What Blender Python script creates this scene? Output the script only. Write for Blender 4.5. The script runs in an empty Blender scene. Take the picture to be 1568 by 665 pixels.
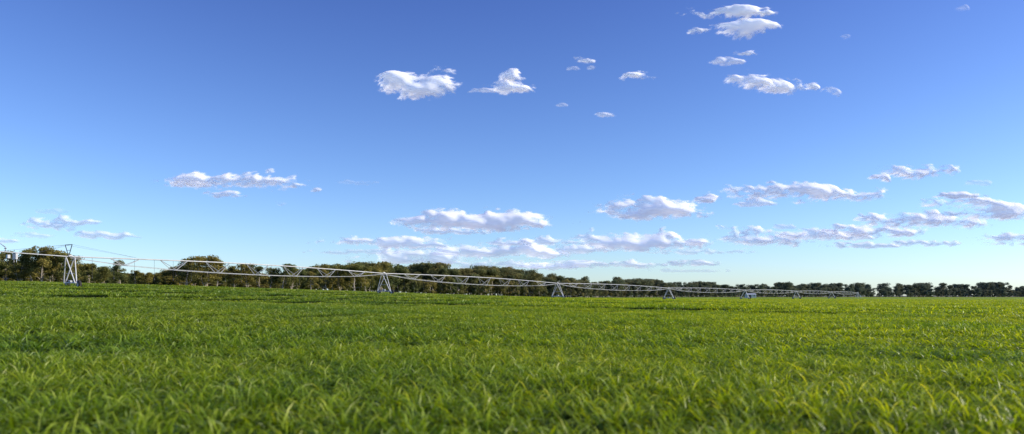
import bpy, math, random
import numpy as np
from mathutils import Vector
random.seed(7); rng=np.random.default_rng(11)
sc=bpy.context.scene
F=1045.0; CX=784.0; HY=453.0
# ------------------------------------------------------------ terrain
def sp_(a,w=20.): return w*np.log1p(np.exp(np.clip(a/w,-40,40)))
def gh(x,y):
    x=np.asarray(x,float); y=np.asarray(y,float)
    xx=np.clip(x,-750,700)
    b=.036*sp_(-xx)-.014*sp_(-xx-90)
    s=np.clip((y-20)/120,0,1); s=s*s*(3-2*s)
    b=b+1.1*s/(1+np.exp((xx-20)/25))
    r=np.hypot(x,y)
    u=0.05*np.sin(x/6.3+1.1)*np.sin(y/7.9+0.6)+0.045*np.sin(x/15.0+y/11.0)+0.03*np.sin(y/4.1-x/9.0)
    return b+u*np.clip(1-(r-120)/120,0,1)
CAMZ=float(gh(0,0))+1.34
# ------------------------------------------------------------ material helpers
def mat(name):
    m=bpy.data.materials.new(name); m.use_nodes=True
    nt=m.node_tree; nt.nodes.clear()
    out=nt.nodes.new('ShaderNodeOutputMaterial')
    return m,nt,out
def N(nt,t,**k):
    n=nt.nodes.new(t)
    for a,b in k.items(): setattr(n,a,b)
    return n
def ramp(nt,fac,stops):
    r=N(nt,'ShaderNodeValToRGB'); e=r.color_ramp.elements
    while len(e)<len(stops): e.new(0.5)
    for i,(p,c) in enumerate(stops):
        e[i].position=p; e[i].color=(*c,1)
    nt.links.new(fac,r.inputs[0]); return r.outputs[0]
def mixc(nt,fac,a,b,mode='MIX'):
    m=N(nt,'ShaderNodeMix',data_type='RGBA',blend_type=mode)
    for s,v in ((m.inputs[0],fac),(m.inputs[6],a),(m.inputs[7],b)):
        if hasattr(v,'is_linked'): nt.links.new(v,s)
        elif isinstance(v,(int,float)): s.default_value=v
        else: s.default_value=(*v,1)
    return m.outputs[2]
def noise(nt,vec,scale,detail=3,rough=.5):
    n=N(nt,'ShaderNodeTexNoise'); n.inputs['Scale'].default_value=scale
    n.inputs['Detail'].default_value=detail; n.inputs['Roughness'].default_value=rough
    nt.links.new(vec,n.inputs['Vector']); return n.outputs[0]
def simple(name,col,rough=.6,metal=0.,var=.15):
    m,nt,out=mat(name); p=N(nt,'ShaderNodeBsdfPrincipled')
    tc=N(nt,'ShaderNodeTexCoord')
    f=noise(nt,tc.outputs['Object'],1.7,4)
    c=ramp(nt,f,[(.3,tuple(v*(1-var) for v in col)),(.7,tuple(min(1,v*(1+var)) for v in col))])
    nt.links.new(c,p.inputs['Base Color']); p.inputs['Roughness'].default_value=rough
    p.inputs['Metallic'].default_value=metal
    nt.links.new(p.outputs[0],out.inputs[0]); return m
def mkmesh(name,v,f,mats=(),mi=None,smooth=False,attrs=None):
    me=bpy.data.meshes.new(name)
    v=np.asarray(v,float)
    me.from_pydata(v.tolist(),[],f if isinstance(f,list) else f.tolist())
    for m in mats: me.materials.append(m)
    if mi is not None: me.polygons.foreach_set('material_index',np.asarray(mi,np.int32))
    if smooth: me.polygons.foreach_set('use_smooth',np.ones(len(me.polygons),bool))
    for k,a in (attrs or {}).items():
        at=me.attributes.new(k,'FLOAT','POINT'); at.data.foreach_set('value',np.asarray(a,np.float32))
    me.update(); return me
def mkobj(name,me,parent=None,link=True):
    o=bpy.data.objects.new(name,me)
    if link: sc.collection.objects.link(o)
    if parent: o.parent=parent
    return o
# ------------------------------------------------------------ crop material
def crop_mat():
    m,nt,out=mat('wheat_leaf')
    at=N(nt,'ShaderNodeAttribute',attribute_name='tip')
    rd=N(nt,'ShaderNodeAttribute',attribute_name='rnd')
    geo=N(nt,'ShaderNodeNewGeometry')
    c=ramp(nt,at.outputs['Fac'],[(0,(.014,.030,.002)),(.30,(.060,.118,.003)),(.68,(.26,.39,.010)),(1,(.47,.58,.04))])  # shade of the gaps painted into the blade bases, tips painted lighter
    big=noise(nt,geo.outputs['Position'],.11,4,.6)
    v=ramp(nt,big,[(.35,(.70,.80,.85)),(.65,(1.25,1.12,.9))])
    c3=mixc(nt,1.0,c,v,'MULTIPLY')
    # backlit look painted into the leaf colour: brighter and yellower towards the right
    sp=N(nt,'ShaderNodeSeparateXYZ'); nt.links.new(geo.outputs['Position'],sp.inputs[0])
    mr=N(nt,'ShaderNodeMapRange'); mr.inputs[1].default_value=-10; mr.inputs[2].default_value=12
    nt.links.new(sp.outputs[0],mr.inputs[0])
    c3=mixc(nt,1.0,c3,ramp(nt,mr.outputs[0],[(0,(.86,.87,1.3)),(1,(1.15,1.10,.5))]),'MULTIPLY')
    r=ramp(nt,rd.outputs['Fac'],[(0,(.48,.60,.7)),(.68,(1.0,1.0,1)),(.84,(1.35,1.2,4)),(1,(1.9,1.55,14))])
    c4=mixc(nt,1.0,c3,r,'MULTIPLY')
    p=N(nt,'ShaderNodeBsdfPrincipled'); p.inputs['Roughness'].default_value=.42
    p.inputs['Specular IOR Level'].default_value=.35
    nt.links.new(c4,p.inputs['Base Color'])
    t=N(nt,'ShaderNodeBsdfTranslucent')
    c5=mixc(nt,1.0,c4,(1.5,1.35,.2),'MULTIPLY'); nt.links.new(c5,t.inputs[0])
    mx=N(nt,'ShaderNodeMixShader'); mx.inputs[0].default_value=.42
    nt.links.new(p.outputs[0],mx.inputs[1]); nt.links.new(t.outputs[0],mx.inputs[2])
    nt.links.new(mx.outputs[0],out.inputs[0]); return m
CROP=crop_mat()
def patch(name,size,n,L,w,seed,per=14,tsp=.03):
    g=np.random.default_rng(seed)
    nt_=n//per
    tx=(g.random(nt_)-.5)*size; ty=(g.random(nt_)-.5)*size; tl=.45+.95*g.random(nt_)
    k=g.integers(0,nt_,n)
    x=tx[k]+g.normal(0,tsp*size**.5,n); y=ty[k]+g.normal(0,tsp*size**.5,n)
    az=g.random(n)*2*np.pi; Ln=L*(.6+.55*g.random(n))*tl[k]; lean=.3+1.7*g.random(n)
    curl=.9+3.1*g.random(n)
    ww=w*(.6+.7*g.random(n)); rnd=np.clip(.75*g.random(n)+.25*g.random(nt_)[k],0,1)
    ts=[0,.4,.72,1.]; wf=[.6,1.,.8,0]
    V=np.zeros((n,7,3)); T=np.zeros((n,7)); idx=0
    px=x.copy();py=y.copy();pz=np.zeros(n)-.02
    prev=0
    tw=az+np.pi/2+g.normal(0,.7,n)
    for i,t in enumerate(ts):
        if i>0:
            ds=(t-prev)*Ln; a=np.minimum(lean*.35+curl*((t+prev)/2)**1.6,2.4)
            px=px+np.cos(az)*np.sin(a)*ds; py=py+np.sin(az)*np.sin(a)*ds; pz=pz+np.cos(a)*ds
            prev=t
        twi=tw+t*1.2*(rnd-.5)
        for s in ((-1,1) if i<3 else (0,)):
            V[:,idx,0]=px+s*np.cos(twi)*ww*wf[i]/2; V[:,idx,1]=py+s*np.sin(twi)*ww*wf[i]/2; V[:,idx,2]=pz+s*.7*ww*wf[i]*(rnd-.5)
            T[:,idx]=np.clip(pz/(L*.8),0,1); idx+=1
    b=(np.arange(n)*7)[:,None]
    q=np.concatenate([b+[0,1,3,2],b+[2,3,5,4]]).tolist(); tr=(b+[4,5,6]).tolist()
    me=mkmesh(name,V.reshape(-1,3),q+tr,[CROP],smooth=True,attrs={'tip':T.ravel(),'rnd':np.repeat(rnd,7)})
    return me
def gn_scatter(name,pts,rotz,scl,idx,meshes):
    col=bpy.data.collections.new(name+'_parts')
    for i,me in enumerate(meshes):
        o=bpy.data.objects.new('%s_part_%02d'%(name,i),me); col.objects.link(o)
    me=bpy.data.meshes.new(name); me.from_pydata(np.asarray(pts).tolist(),[],[])
    n=len(pts)
    a=me.attributes.new('rot','FLOAT_VECTOR','POINT'); r=np.zeros((n,3),np.float32); r[:,2]=rotz; a.data.foreach_set('vector',r.ravel())
    a=me.attributes.new('scl','FLOAT_VECTOR','POINT'); a.data.foreach_set('vector',np.asarray(scl,np.float32).ravel())
    a=me.attributes.new('idx','INT','POINT'); a.data.foreach_set('value',np.asarray(idx,np.int32))
    o=mkobj(name,me)
    ng=bpy.data.node_groups.new(name+'_gn','GeometryNodeTree')
    ng.interface.new_socket('Geometry',in_out='INPUT',socket_type='NodeSocketGeometry')
    ng.interface.new_socket('Geometry',in_out='OUTPUT',socket_type='NodeSocketGeometry')
    gi=ng.nodes.new('NodeGroupInput'); go=ng.nodes.new('NodeGroupOutput')
    ip=ng.nodes.new('GeometryNodeInstanceOnPoints'); ci=ng.nodes.new('GeometryNodeCollectionInfo')
    ci.inputs['Collection'].default_value=col; ci.inputs['Separate Children'].default_value=True; ci.inputs['Reset Children'].default_value=True
    def na(t,nm):
        k=ng.nodes.new('GeometryNodeInputNamedAttribute'); k.data_type=t; k.inputs['Name'].default_value=nm; return k.outputs[0]
    L=ng.links
    L.new(gi.outputs[0],ip.inputs['Points']); L.new(ci.outputs[0],ip.inputs['Instance'])
    ip.inputs['Pick Instance'].default_value=True
    L.new(na('INT','idx'),ip.inputs['Instance Index'])
    er=ng.nodes.new('FunctionNodeEulerToRotation'); L.new(na('FLOAT_VECTOR','rot'),er.inputs[0])
    L.new(er.outputs[0],ip.inputs['Rotation']); L.new(na('FLOAT_VECTOR','scl'),ip.inputs['Scale'])
    L.new(ip.outputs[0],go.inputs[0])
    md=o.modifiers.new('scatter','NODES'); md.node_group=ng
    return o
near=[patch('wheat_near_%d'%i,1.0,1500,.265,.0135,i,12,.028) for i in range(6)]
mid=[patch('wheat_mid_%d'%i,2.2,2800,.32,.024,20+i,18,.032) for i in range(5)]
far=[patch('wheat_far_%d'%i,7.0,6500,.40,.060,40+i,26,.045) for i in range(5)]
P=[];S=[];I=[]
def ring(r0,r1,step,base,nv):
    R=int(r1/step)+1
    ii,jj=np.meshgrid(np.arange(-R,R+1),np.arange(-3,R+1))
    x=ii.ravel()*step+rng.normal(0,.12*step,ii.size); y=jj.ravel()*step+rng.normal(0,.12*step,ii.size)
    r=np.hypot(x,y); k=(r>=r0)&(r<r1)&(np.abs(x)<y*1.05+8)
    x=x[k];y=y[k]
    P.append(np.c_[x,y,gh(x,y)])
    z=1+.20*np.sin(x/2.3+y/3.1)*np.sin(y/1.7+.4*x)+.15*np.sin(y/5.3+x/13.)+rng.normal(0,.12,len(x))
    s=np.ones((len(x),3)); s[:,2]=z; S.append(s); I.append(base+rng.integers(0,nv,len(x)))
ring(0,16,.72,0,6); ring(16,62,1.7,6,5); ring(62,330,5.5,11,5)
P=np.concatenate(P);S=np.concatenate(S);I=np.concatenate(I)
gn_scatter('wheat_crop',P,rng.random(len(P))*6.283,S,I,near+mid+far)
# ------------------------------------------------------------ ground
def ground():
    m,nt,out=mat('field_soil'); geo=N(nt,'ShaderNodeNewGeometry')
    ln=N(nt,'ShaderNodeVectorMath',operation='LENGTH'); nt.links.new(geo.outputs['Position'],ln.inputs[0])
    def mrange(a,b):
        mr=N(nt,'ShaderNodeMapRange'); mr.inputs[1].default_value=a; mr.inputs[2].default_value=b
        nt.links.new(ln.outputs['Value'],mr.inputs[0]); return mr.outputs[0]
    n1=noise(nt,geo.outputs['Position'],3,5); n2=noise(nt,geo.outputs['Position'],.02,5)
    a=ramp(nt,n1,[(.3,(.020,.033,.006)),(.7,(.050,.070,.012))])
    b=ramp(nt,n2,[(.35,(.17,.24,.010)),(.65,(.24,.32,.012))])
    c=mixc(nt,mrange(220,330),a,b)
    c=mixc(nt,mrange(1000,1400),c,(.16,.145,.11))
    d=N(nt,'ShaderNodeBsdfPrincipled'); d.inputs['Roughness'].default_value=.9; d.inputs['Specular IOR Level'].default_value=.1
    nt.links.new(c,d.inputs['Base Color'])
    bp=N(nt,'ShaderNodeBump'); bp.inputs['Strength'].default_value=.6; bp.inputs['Distance'].default_value=.1
    nt.links.new(n1,bp.inputs['Height']); nt.links.new(bp.outputs[0],d.inputs['Normal'])
    nt.links.new(d.outputs[0],out.inputs[0])
    rs=np.concatenate([[0.3],np.geomspace(1,45000,190)]); na=288
    th=np.linspace(0,2*np.pi,na,endpoint=False)
    X=(rs[:,None]*np.cos(th)).ravel(); Y=(rs[:,None]*np.sin(th)).ravel()
    V=np.c_[X,Y,gh(X,Y)]; V=np.vstack([V,[0,0,float(gh(0,0))]])
    fs=[]
    for i in range(len(rs)-1):
        for j in range(na):
            k=(j+1)%na; fs.append([i*na+j,(i+1)*na+j,(i+1)*na+k,i*na+k])
    c0=len(V)-1
    for j in range(na): fs.append([c0,j,(j+1)%na])
    mkobj('field_ground',mkmesh('field_ground',V,fs,[m],smooth=True))
ground()
# ------------------------------------------------------------ trees
def leaf_mat(name,dark,light):
    m,nt,out=mat(name)
    at=N(nt,'ShaderNodeAttribute',attribute_name='tone'); geo=N(nt,'ShaderNodeNewGeometry')
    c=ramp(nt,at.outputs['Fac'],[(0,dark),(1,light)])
    big=noise(nt,geo.outputs['Position'],.06,2)
    c=mixc(nt,1.,c,ramp(nt,big,[(.35,(.7,.85,.95)),(.65,(1.25,1.08,.9))]),'MULTIPLY')
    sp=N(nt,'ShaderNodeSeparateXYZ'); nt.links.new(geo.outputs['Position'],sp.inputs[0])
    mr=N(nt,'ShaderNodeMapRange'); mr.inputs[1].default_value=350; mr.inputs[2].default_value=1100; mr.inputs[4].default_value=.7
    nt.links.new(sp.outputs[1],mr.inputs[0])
    c=mixc(nt,mr.outputs[0],c,(.13,.18,.18))  # aerial haze painted into the leaf colour, blue-grey with distance
    d=N(nt,'ShaderNodeBsdfDiffuse'); nt.links.new(c,d.inputs[0])
    t=N(nt,'ShaderNodeBsdfTranslucent'); nt.links.new(c,t.inputs[0])
    mx=N(nt,'ShaderNodeMixShader'); mx.inputs[0].default_value=.4
    nt.links.new(d.outputs[0],mx.inputs[1]); nt.links.new(t.outputs[0],mx.inputs[2]); nt.links.new(mx.outputs[0],out.inputs[0])
    return m
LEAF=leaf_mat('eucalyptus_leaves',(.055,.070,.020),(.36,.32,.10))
BARK=simple('eucalyptus_bark',(.40,.34,.27),.8)
def tube(V,Fc,p0,p1,r0,r1,n=6):
    p0=Vector(p0);p1=Vector(p1); d=(p1-p0).normalized()
    a=d.orthogonal().normalized(); b=d.cross(a); s=len(V)
    for p,r in((p0,r0),(p1,r1)):
        for i in range(n):
            t=2*math.pi*i/n; V.append(tuple(p+(a*math.cos(t)+b*math.sin(t))*r))
    for i in range(n):
        j=(i+1)%n; Fc.append([s+i,s+j,s+n+j,s+n+i])
    Fc.append([s+i for i in range(n)][::-1]); Fc.append([s+n+i for i in range(n)])
def tree(name,seed,H=13.,W=8.,nleaf=2600,ls=.36,low=.14,rs=1.):
    g=np.random.default_rng(seed); V=[];Fc=[]
    nst=g.integers(1,4); clumps=[]
    for s in range(nst):
        p=Vector((g.normal(0,.3),g.normal(0,.3),-.3)); az=g.random()*6.28; r=.36/nst**.5
        segs=6; lean=.08+.20*g.random()*(nst>1)
        for i in range(segs):
            q=p+Vector((math.cos(az)*lean+g.normal(0,.12),math.sin(az)*lean+g.normal(0,.12),1)).normalized()*(H*.82/segs)
            r2=r*.76; tube(V,Fc,p,q,r,r2)
            for b in range(g.integers(2,4)):
                ba=g.random()*6.28; L=W*.5*(.4+.6*g.random())*(1.0-.12*abs(i-1.5))
                up=.15+.6*g.random()
                m1=q+Vector((math.cos(ba),math.sin(ba),up))*L*.5
                e=m1+Vector((math.cos(ba+.3),math.sin(ba+.3),up*.5))*L*.45
                tube(V,Fc,q,m1,r2*.5,r2*.3,5); tube(V,Fc,m1,e,r2*.3,r2*.1,4)
                if e.z>H*low: clumps.append((e,(.75+.85*g.random())*rs))
                if m1.z>H*low and g.random()<.5: clumps.append((m1,(.6+.6*g.random())*rs))
            p=q;r=r2
        clumps.append((p,1.2*rs)); clumps.append((p+Vector((g.normal(0,.6),g.normal(0,.6),.9)),.9*rs))
    nb=len(Fc); V=np.array(V); tone=np.zeros(len(V))
    C=np.array([list(c[0]) for c in clumps]); R=np.array([c[1] for c in clumps])*H/11
    ct=np.clip(g.normal(.5,.32,len(C)),0,1)
    k=g.choice(len(C),nleaf,p=R**2/np.sum(R**2))
    d=g.normal(0,1,(nleaf,3)); d/=np.linalg.norm(d,axis=1)[:,None]
    rr=R[k]*(g.random(nleaf)**.45)
    ctr=C[k]+d*rr[:,None]*np.array([1.1,1.1,.85])
    ctr[:,2]=np.clip(ctr[:,2],.3,None)
    nrm=d+g.normal(0,.55,(nleaf,3)); nrm/=np.linalg.norm(nrm,axis=1)[:,None]
    a=np.cross(nrm,g.normal(0,1,(nleaf,3))); a/=np.linalg.norm(a,axis=1)[:,None]
    b=np.cross(nrm,a)
    s=ls*(.5+.9*g.random(nleaf))[:,None]
    Q=np.stack([ctr-a*s,ctr-b*s*.5,ctr+a*s,ctr+b*s*.5],1).reshape(-1,3)
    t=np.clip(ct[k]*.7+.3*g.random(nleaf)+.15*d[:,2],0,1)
    f2=(len(V)+np.arange(nleaf*4).reshape(-1,4)).tolist()
    V=np.vstack([V,Q]); tone=np.concatenate([tone,np.repeat(t,4)])
    mi=[0]*nb+[1]*nleaf
    H0=np.percentile(ctr[:,2],98.5)
    return mkmesh(name,V*np.array([1,1,10/H0]),Fc+f2,[BARK,LEAF],mi,attrs={'tone':tone})
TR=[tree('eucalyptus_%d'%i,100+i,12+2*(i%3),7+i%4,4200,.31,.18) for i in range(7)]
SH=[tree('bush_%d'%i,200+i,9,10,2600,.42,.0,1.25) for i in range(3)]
def wpos(px,Y): return (px-CX)/F*Y
left=[(-60,389,255),(-30,386,260),(-8,390,250),(8,387,262),(30,385,255),(46,383,268),(62,380,255),(80,383,262),(98,388,258),(116,393,270),(136,405,280),(156,409,290),(183,400,275),(206,415,300),(226,418,300),(262,427,310),
(284,397,275),(297,394,285),(314,393,272),(334,399,282),(360,408,290),(378,405,285),(395,409,300),(412,411,292),(432,405,290),(446,410,300),(475,417,310),(500,407,320),(520,408,325),(540,406,320),(562,409,335),(584,411,350)]
for i,(px,top,Y) in enumerate(left):
    x=wpos(px,Y); z=float(gh(x,Y)); h=(HY-top)/F*Y+CAMZ-z
    o=mkobj('eucalyptus_tree' ,TR[i%7]); s=h/10
    o.location=(x,Y,z); w=max(s,.75)*random.uniform(.75,.98); o.scale=(w,w,s); o.rotation_euler[2]=random.random()*6.28
prof=[(-300,424,300),(0,408,300),(130,412,310),(240,425,330),(270,416,310),(450,422,350),(490,416,360),(590,413,420),(640,412,450),(700,416,480),(760,420,520),(820,425,560),(900,429,640),(1000,435,750),(1100,438,820),(1200,438,860),(1290,439,900),(1380,438,930),(1470,439,960),(1568,437,980),(1900,436,1000)]
pp=np.array(prof,float); pts=[];sl=[];ix=[];rz=[]
for px in np.arange(-300,1900,3.0):
    for row in range(4):
        q=px+rng.normal(0,3); Y=np.interp(q,pp[:,0],pp[:,2])*(1+.04*row+rng.normal(0,.012))
        top=np.interp(q,pp[:,0],pp[:,1])
        x=wpos(q,Y); z=float(gh(x,Y)); h=(HY-top)/F*Y+CAMZ-z
        hump=.88+.26*math.sin(q*.043)*math.sin(q*.017+1)+rng.normal(0,.24)
        bush=(row==0 and rng.random()<.75)
        if row==0: hump*=.6
        if q>1280 and (rng.random()<.45 or (row>0 and math.sin(q*.21)+math.sin(q*.083)<-1.2)): continue
        if 480<q<1280 and rng.random()<.3: continue
        h=max(2.5,h*max(.3,min(1.3,hump))); s=h/10
        w=max(s,.42)*rng.uniform(.75,1.15)
        pts.append((x,Y,z)); sl.append((w,w,s)); rz.append(rng.random()*6.28); ix.append(7+rng.integers(0,3) if bush else rng.integers(0,7))
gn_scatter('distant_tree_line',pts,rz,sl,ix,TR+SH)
# ------------------------------------------------------------ pivot irrigator
GALV=simple('galvanised_steel',(.44,.45,.46),.5,.1,.15)
WHITE=simple('white_paint',(.62,.62,.61),.5)
TYRE=simple('tyre_rubber',(.03,.028,.026),.85); HOSE=simple('dark_hose',(.05,.05,.055),.6)
piv=bpy.data.objects.new('center_pivot_irrigator',None); sc.collection.objects.link(piv)
O=np.array([-27.,144.]); D=np.array([.608,.794]); Pp=np.array([-.794,.608])
ts=[-59.,0.,66.,141.,226.,314.,400.,486.]
TH=4.5
tops=[]
for t in ts:
    q=O+D*t; tops.append((q[0],q[1],float(gh(*q))))
def part(name,V,Fc,m): return mkobj(name,mkmesh(name,V,Fc,[m]),piv)
def wheel(V,Fc,c,axis,R=.62,w=.34):
    axis=Vector(axis).normalized(); up=Vector((0,0,1)); s=axis.cross(up).normalized()
    prof_=[(-w/2,R*.55),(-w/2,R*.88),(-w*.3,R),(w*.3,R),(w/2,R*.88),(w/2,R*.55)]; n=20; b=len(V)
    for i in range(n):
        a=2*math.pi*i/n
        lug=1.0 if i%2 else .95
        for (o_,r) in prof_: V.append(tuple(Vector(c)+axis*o_+(s*math.cos(a)+up*math.sin(a))*(r*lug if r>R*.6 else r)))
    k=len(prof_)
    for i in range(n):
        j=(i+1)%n
        for l in range(k):
            l2=(l+1)%k; Fc.append([b+i*k+l,b+j*k+l,b+j*k+l2,b+i*k+l2])
for i,(x,y,z) in enumerate(tops[:-1]):
    V=[];Fc=[];WV=[];WF=[];HV=[];HF=[]
    c=Vector((x,y,z)); p=Vector((*Pp,0)); d=Vector((*D,0)); up=Vector((0,0,1))
    thick=.08
    for s in(-1,1):
        g0=float(gh(x+s*2.0*Pp[0],y+s*2.0*Pp[1]))-z
        foot=c+p*s*2.0+up*(.75+g0)
        for e in(-1,1): tube(V,Fc,foot+d*e*.1,c+d*e*.55+up*(TH-.12)+p*s*.12,thick,thick*.9)
        wheel(WV,WF,c+p*s*2.0+up*(.6+g0)+d*.38,d)
        tube(HV,HF,c+p*s*2.0+up*(.6+g0)+d*.2,c+p*s*2.0+up*(.6+g0)+d*.6,.3,.3,10)
    tube(V,Fc,c-p*2.1+up*.78,c+p*2.1+up*.78,.09,.09)
    for hgt,k in((2.1,1.3),(3.2,.7)): tube(V,Fc,c-p*k+up*hgt,c+p*k+up*hgt,.035,.035)
    tube(HV,HF,c-p*.35+up*1.0,c+p*.35+up*1.0,.16,.16,8)
    tube(HV,HF,c+up*(TH+.1)-d*.25,c+up*(TH+.1)+d*.25,.17,.17,8)
    part('tower_frame_%d'%(i+1),V,Fc,WHITE); part('tower_wheels_%d'%(i+1),WV,WF,TYRE); part('drive_gear_%d'%(i+1),HV,HF,GALV)
for i in range(len(tops)-1):
    A=Vector(tops[i])+Vector((0,0,TH)); B=Vector(tops[i+1])+Vector((0,0,TH if i<len(tops)-2 else TH-.3))
    L=(B-A).length; n=8 if L<70 else 9; p=Vector((*Pp,0))
    V=[];Fc=[];V2=[];F2=[];V3=[];F3=[]
    arch=lambda t: A.lerp(B,t)+Vector((0,0,.4*math.sin(math.pi*t)))
    M=36
    for k in range(M): tube(V,Fc,arch(k/M),arch((k+1)/M),.09,.09,8)
    def rod(t,s): return arch(t)+Vector((0,0,-1.85*math.sin(math.pi*min(max(t,0),1))**.6))+p*s*.85*min(1,math.sin(math.pi*t)*2.2)
    pr=None
    for k in range(0,n+1):
        t=k/n
        if k==0 or k==n: r2=[arch(t)+Vector((0,0,-.15))]*2
        else:
            r2=[rod(t,-1),rod(t,1)]
            for q in r2:
                for dt in (-.3/n,.3/n):
                    tube(V2,F2,arch(t+dt),q,.048,.048,4)
            tube(V2,F2,r2[0],r2[1],.035,.035,4)
        if pr:
            for a_,b_ in zip(pr,r2): tube(V2,F2,a_,b_,.045,.045,4)
        pr=r2
    nd=int(L/2.9)
    for k in range(1,nd):
        t=k/nd; q=arch(t); gz=float(gh(q.x,q.y))
        tube(V3,F3,q+p*.25+Vector((0,0,.12)),(q.x+p.x*.25,q.y+p.y*.25,gz+1.75),.018,.018,4)
        tube(V3,F3,(q.x+p.x*.25,q.y+p.y*.25,gz+1.75),(q.x+p.x*.25,q.y+p.y*.25,gz+1.5),.045,.07,6)
    part('span_pipe_%d'%(i+1),V,Fc,GALV); part('span_truss_%d'%(i+1),V2,F2,GALV); part('drop_sprinklers_%d'%(i+1),V3,F3,HOSE)
V=[];Fc=[];V2=[];F2=[]; V4=[];F4=[]
c=Vector(tops[0])+Vector((0,0,TH)); d=Vector((*D,0)); p=Vector((*Pp,0)); up=Vector((0,0,1))
end=c-d*9.5+up*.35
tube(V,Fc,c,end,.08,.06,8)
side=(p*-.9+d*.1).normalized()
m0=c-d*.2; ma=m0+side*.95+up*1.7; mb=m0-side*.95+up*1.7
for a_,b_,r in((m0,ma,.055),(m0,mb,.055),(ma,mb,.05),(m0+up*.9-side*.5,m0+up*.9+side*.5,.03)): tube(V2,F2,a_,b_,r,r,5)
for a_ in(ma,mb):
    tube(V2,F2,a_,c-d*8.6+up*.33,.014,.014,4); tube(V2,F2,a_,c-d*4.5+up*.2,.014,.014,4); tube(V2,F2,a_,c+d*9+up*.25,.014,.014,4)
g=c-d*7.7+up*.32
tube(V,Fc,g,g+up*.6,.06,.06); tube(V,Fc,g+up*.6,g+up*1.15+Vector((-.9,.2,.0)),.07,.035)
tube(V,Fc,g+up*.45-side*.3,g+up*.45+side*.4,.05,.05)
def box(V,Fc,ctr,ex,ey,ez):
    s=len(V)
    for i in(-1,1):
        for j in(-1,1):
            for k in(-1,1): V.append(tuple(Vector(ctr)+ex*i+ey*j+ez*k))
    for f in([0,1,3,2],[4,6,7,5],[0,4,5,1],[2,3,7,6],[0,2,6,4],[1,5,7,3]): Fc.append([s+q for q in f])
bx=c-d*6.6+up*-.25
box(V4,F4,bx,side*.45,p.cross(up)*.12,up*.4)
box(V4,F4,bx+up*.46,side*.52,p.cross(up)*.2,up*.04)
box(V4,F4,c-d*7.4+up*-.3,side*.25,p.cross(up)*.15,up*.24)
for s in(-1,1): tube(V4,F4,bx+side*.35*s+up*-.4,bx+side*.35*s+up*-.8,.03,.03)
part('overhang_pipe',V,Fc,GALV); part('overhang_mast',V2,F2,HOSE); part('end_gun_box',V4,F4,WHITE)
V=[];Fc=[]; c=Vector(tops[-1])
for sx in(-1,1):
    for sy in(-1,1): tube(V,Fc,c+Vector((sx*1.6,sy*1.6,0)),c+Vector((sx*.25,sy*.25,TH-.1)),.08,.07)
for hz,w in((1.2,1.2),(2.6,.72)):
    for a_,b_ in(((-1,-1),(1,-1)),((1,-1),(1,1)),((1,1),(-1,1)),((-1,1),(-1,-1))): tube(V,Fc,c+Vector((a_[0]*w,a_[1]*w,hz)),c+Vector((b_[0]*w,b_[1]*w,hz)),.05,.05)
tube(V,Fc,c,c+Vector((0,0,TH+.5)),.12,.12); box(V,Fc,c+Vector((1.3,-1.2,1.6)),Vector((.5,0,0)),Vector((0,.2,0)),Vector((0,0,.7)))
part('pivot_point_stand',V,Fc,WHITE)
# ------------------------------------------------------------ distant farm shed
shed=bpy.data.objects.new('farm_shed',None); sc.collection.objects.link(shed)
Y=640; x=wpos(1149,Y); shed.location=(x,Y,float(gh(x,Y)))
roofm=simple('shed_roof_steel',(.55,.57,.6),.45,.3); dk=simple('shed_door_dark',(.08,.08,.09),.7)
a,b,h,r=4.2,3.2,3.0,1.1
V=[(-a,-b,0),(a,-b,0),(a,b,0),(-a,b,0),(-a,-b,h),(a,-b,h),(a,b,h),(-a,b,h),(-a,0,h+r),(a,0,h+r)]
mkobj('walls',mkmesh('shed_walls',V,[[0,1,5,4],[2,3,7,6],[1,2,6,9,5],[3,0,4,8,7]],[WHITE]),shed)
e=.3
V=[(-a-e,-b-e,h-.1),(a+e,-b-e,h-.1),(a+e,0,h+r+.03),(-a-e,0,h+r+.03),(-a-e,b+e,h-.1),(a+e,b+e,h-.1)]
mkobj('roof',mkmesh('shed_roof',V,[[0,1,2,3],[3,2,5,4]],[roofm]),shed)
V=[];Fc=[]; box(V,Fc,Vector((-1.6,-b-.03,1.3)),Vector((1.3,0,0)),Vector((0,.03,0)),Vector((0,0,1.3))); box(V,Fc,Vector((2.4,-b-.03,1.8)),Vector((.6,0,0)),Vector((0,.03,0)),Vector((0,0,.5)))
mkobj('door_and_window',mkmesh('shed_openings',V,Fc,[dk]),shed)
# ------------------------------------------------------------ clouds
def cloud_mat():
    m,nt,out=mat('cloud_vapour')
    al=N(nt,'ShaderNodeAttribute',attribute_name='alpha')
    d=N(nt,'ShaderNodeBsdfDiffuse'); d.inputs[0].default_value=(.88,.86,.84,1)
    t=N(nt,'ShaderNodeBsdfTranslucent'); t.inputs[0].default_value=(.72,.70,.68,1)
    ad=N(nt,'ShaderNodeAddShader'); nt.links.new(d.outputs[0],ad.inputs[0]); nt.links.new(t.outputs[0],ad.inputs[1])
    tr=N(nt,'ShaderNodeBsdfTransparent'); mx=N(nt,'ShaderNodeMixShader')
    nt.links.new(al.outputs['Fac'],mx.inputs[0]); nt.links.new(tr.outputs[0],mx.inputs[1]); nt.links.new(ad.outputs[0],mx.inputs[2])
    nt.links.new(mx.outputs[0],out.inputs[0]); return m
CL=cloud_mat()
TB=np.random.default_rng(5).random((256,256))
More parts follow.
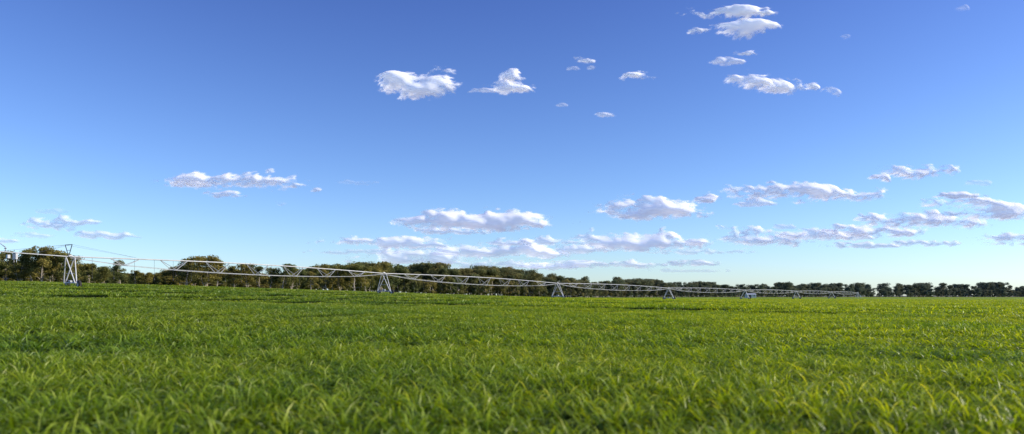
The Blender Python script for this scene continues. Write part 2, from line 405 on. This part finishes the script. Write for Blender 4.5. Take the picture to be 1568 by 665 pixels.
def vn(x,y):
    xi=np.floor(x).astype(int); yi=np.floor(y).astype(int); fx=x-xi; fy=y-yi
    fx=fx*fx*fx*(fx*(fx*6-15)+10); fy=fy*fy*fy*(fy*(fy*6-15)+10)
    g=lambda a,b:TB[a&255,b&255]
    return (g(xi,yi)*(1-fx)+g(xi+1,yi)*fx)*(1-fy)+(g(xi,yi+1)*(1-fx)+g(xi+1,yi+1)*fx)*fy
def fbm(x,y,o=6,g=.52):
    s=0;a=1;t=0
    for i in range(o):
        c,sn=math.cos(i*.7),math.sin(i*.7)
        s=s+a*vn((x*c-y*sn)*2**i+17.3*i,(x*sn+y*c)*2**i+9.1*i); t+=a; a*=g
    return s/t
def blur(A,r):
    R=int(math.ceil(2.5*r)); k=np.exp(-.5*(np.arange(-R,R+1)/r)**2); k/=k.sum()
    def cv(q):
        return np.convolve(np.pad(q,R,mode='edge'),k,'valid')
    return np.apply_along_axis(cv,1,np.apply_along_axis(cv,0,A))
def cloud(px,py,w,h,op=1.,seed=0,th=.25):
    Y=min(14000,max(2400,1000/((HY-py)/F))); m=Y/F
    st=.8; mw=w*.62+8; mh=h*.85+8
    us=np.arange(-mw,mw,st); vs=np.arange(-mh,mh,st); U,Vv=np.meshgrid(us,vs)
    s1=max(6,min(22,h*.6)); ox=seed*13.7+px*.37; oy=seed*5.1+py*.21
    wx=(fbm(U/22+ox+9,Vv/14+oy,3)-.5)*h*.6
    e=1-np.abs(U/(w*.54))**2.4-np.where(Vv+wx>0,(Vv+wx)/(h*.58),(Vv+wx*.3)/(h*.40))**2
    n=fbm(U/(s1*2.3)+ox,Vv/(s1*.75)+oy,6,.50)
    d=np.maximum(e,-3)*1.0+(n-.5)*2.4-th
    d=np.where(e<-1.4,-1,d)
    # ragged, wispy rim; the shaded surface itself stays smooth
    fine=fbm(U/7.5+ox*2,Vv/3.4+oy*2,4,.58)
    da=d+(fine-.5)*1.15+.03
    t=np.clip(da/1.25,0,1); alpha=t*t*(3-2*t); alpha=(1-(1-alpha)**2.2)*op
    sd=np.sqrt(np.clip(d,0,3)+.05)
    rel=h*m*(.70*blur(sd,max(3.,h*.15))+.10*blur(sd+.35*fine,2.0))
    ny,nx=U.shape
    V=np.c_[(U*m).ravel(),(-rel).ravel(),(Vv*m).ravel()]
    ok=alpha>0.003
    idn=np.arange(nx*ny).reshape(ny,nx)
    kk=ok[:-1,:-1]|ok[1:,:-1]|ok[:-1,1:]|ok[1:,1:]
    Q=np.stack([idn[:-1,:-1][kk],idn[:-1,1:][kk],idn[1:,1:][kk],idn[1:,:-1][kk]],1)
    if len(Q)==0: return
    used=np.unique(Q); mp=-np.ones(nx*ny,int); mp[used]=np.arange(len(used))
    me=mkmesh('cloud',V[used],mp[Q],[CL],smooth=True,attrs={'alpha':alpha.ravel()[used]})
    o=mkobj('cloud',me); o.location=((px-CX)*m,Y,(HY-py)*m+CAMZ)
CD=[(640,138,110,46),(686,131,44,12,.7),(778,138,88,22),(742,141,50,9,.6),(785,123,38,22),(895,95,30,10,.9),(905,105,16,7,.5),(878,106,20,8,.4),(975,119,52,16),(927,178,28,9,.8),
(861,162,16,6,.4),(1115,24,155,21),(1137,53,92,33),(1067,50,32,12,.9),(1139,83,44,11),(1112,97,48,13,.7),(1144,131,84,28),(1196,137,80,24),(1241,135,24,12,.9),(1270,143,30,15,.6),
(1293,58,18,8,.25),(1470,16,22,10,.25),(372,282,218,28),(345,299,60,12,.8),(486,292,18,8,.8),(290,284,80,12,.8),(99,346,112,20,.7),(166,362,95,13,.65),(52,362,60,10,.35),(85,325,50,10,.25),(8,368,50,15,.6),
(740,342,230,34),(690,355,130,12,.75),(588,373,205,22,.85),(820,372,130,13,.75),(770,387,270,26,.85),(640,397,220,26,.75),(735,407,240,16,.6),(1000,324,195,38),(1074,306,44,15),(1219,301,218,32),(1145,312,70,14,.7),
(1397,265,112,27),(1349,274,42,15),(1463,300,74,13),(1500,283,50,10,.3),(1495,325,200,36),(1400,342,175,30),(1330,355,165,24,.95),(1275,363,110,18,.8),(970,373,200,32,.95),(890,383,150,18,.75),(1145,368,195,30,.95),(1240,361,110,18,.8),
(1200,348,36,8,.5),(1420,373,110,12,.8),(1320,377,120,10,.8),(1540,369,115,17,.9),(900,406,225,13,.75),(1060,404,100,10,.75),(840,409,120,12,.6),(1050,415,120,6,.35),(600,412,180,10,.4),(545,280,60,10,.2),(430,312,18,8,.3),(1065,386,150,10,.5),(560,386,150,10,.5),(1620,330,150,40),(-60,350,120,26)]
for i,cdt in enumerate(CD):
    cloud(*cdt[:4],op=cdt[4] if len(cdt)>4 else 1.,seed=i, th=.08 if cdt[3]>14 else -.05)
# ------------------------------------------------------------ light
EL=math.radians(28); AZ=math.radians(91)
s=Vector((math.sin(AZ)*math.cos(EL),math.cos(AZ)*math.cos(EL),math.sin(EL)))
ld=bpy.data.lights.new('sun','SUN'); ld.energy=5.; ld.angle=math.radians(.5); ld.color=(1,.91,.74)
lo=bpy.data.objects.new('sun',ld); sc.collection.objects.link(lo); lo.rotation_euler=s.to_track_quat('Z','Y').to_euler()
w=bpy.data.worlds.new('World'); sc.world=w; w.use_nodes=True; nt=w.node_tree
bg=nt.nodes['Background']; sk=nt.nodes.new('ShaderNodeTexSky'); sk.sky_type='NISHITA'; sk.sun_disc=False
sk.sun_elevation=EL; sk.sun_rotation=AZ; sk.dust_density=.4; sk.ozone_density=2.5; sk.air_density=1.
tc=nt.nodes.new('ShaderNodeTexCoord'); sx=nt.nodes.new('ShaderNodeSeparateXYZ'); nt.links.new(tc.outputs['Generated'],sx.inputs[0])
# spectral balance of the clear air: bluer, cleaner horizon than the default atmosphere
rp=nt.nodes.new('ShaderNodeValToRGB'); e=rp.color_ramp.elements
e[0].position=0.; e[0].color=(.56,.68,.87,1); e[1].position=.45; e[1].color=(.31,.365,.66,1)
e.new(.15).color=(.47,.57,.80,1)
nt.links.new(sx.outputs[2],rp.inputs[0])
mx=nt.nodes.new('ShaderNodeMix'); mx.data_type='RGBA'; mx.blend_type='MULTIPLY'; mx.inputs[0].default_value=1
nt.links.new(sk.outputs[0],mx.inputs[6]); nt.links.new(rp.outputs[0],mx.inputs[7])
hs=nt.nodes.new('ShaderNodeHueSaturation'); hs.inputs['Saturation'].default_value=1.02; hs.inputs['Value'].default_value=2.15
nt.links.new(mx.outputs[2],hs.inputs['Color']); nt.links.new(hs.outputs[0],bg.inputs[0]); bg.inputs[1].default_value=.11
# ------------------------------------------------------------ camera
cd=bpy.data.cameras.new('camera'); co=bpy.data.objects.new('camera',cd); sc.collection.objects.link(co)
co.location=(0,0,CAMZ); co.rotation_euler=(math.pi/2,0,0)
cd.sensor_width=36; cd.lens=24; cd.shift_y=(HY/665-.5)*665/1568; cd.clip_start=.1; cd.clip_end=120000
cd.dof.use_dof=True; cd.dof.focus_distance=90; cd.dof.aperture_fstop=.85
sc.camera=co
sc.view_settings.view_transform='Standard'; sc.view_settings.look='None'; sc.view_settings.exposure=0
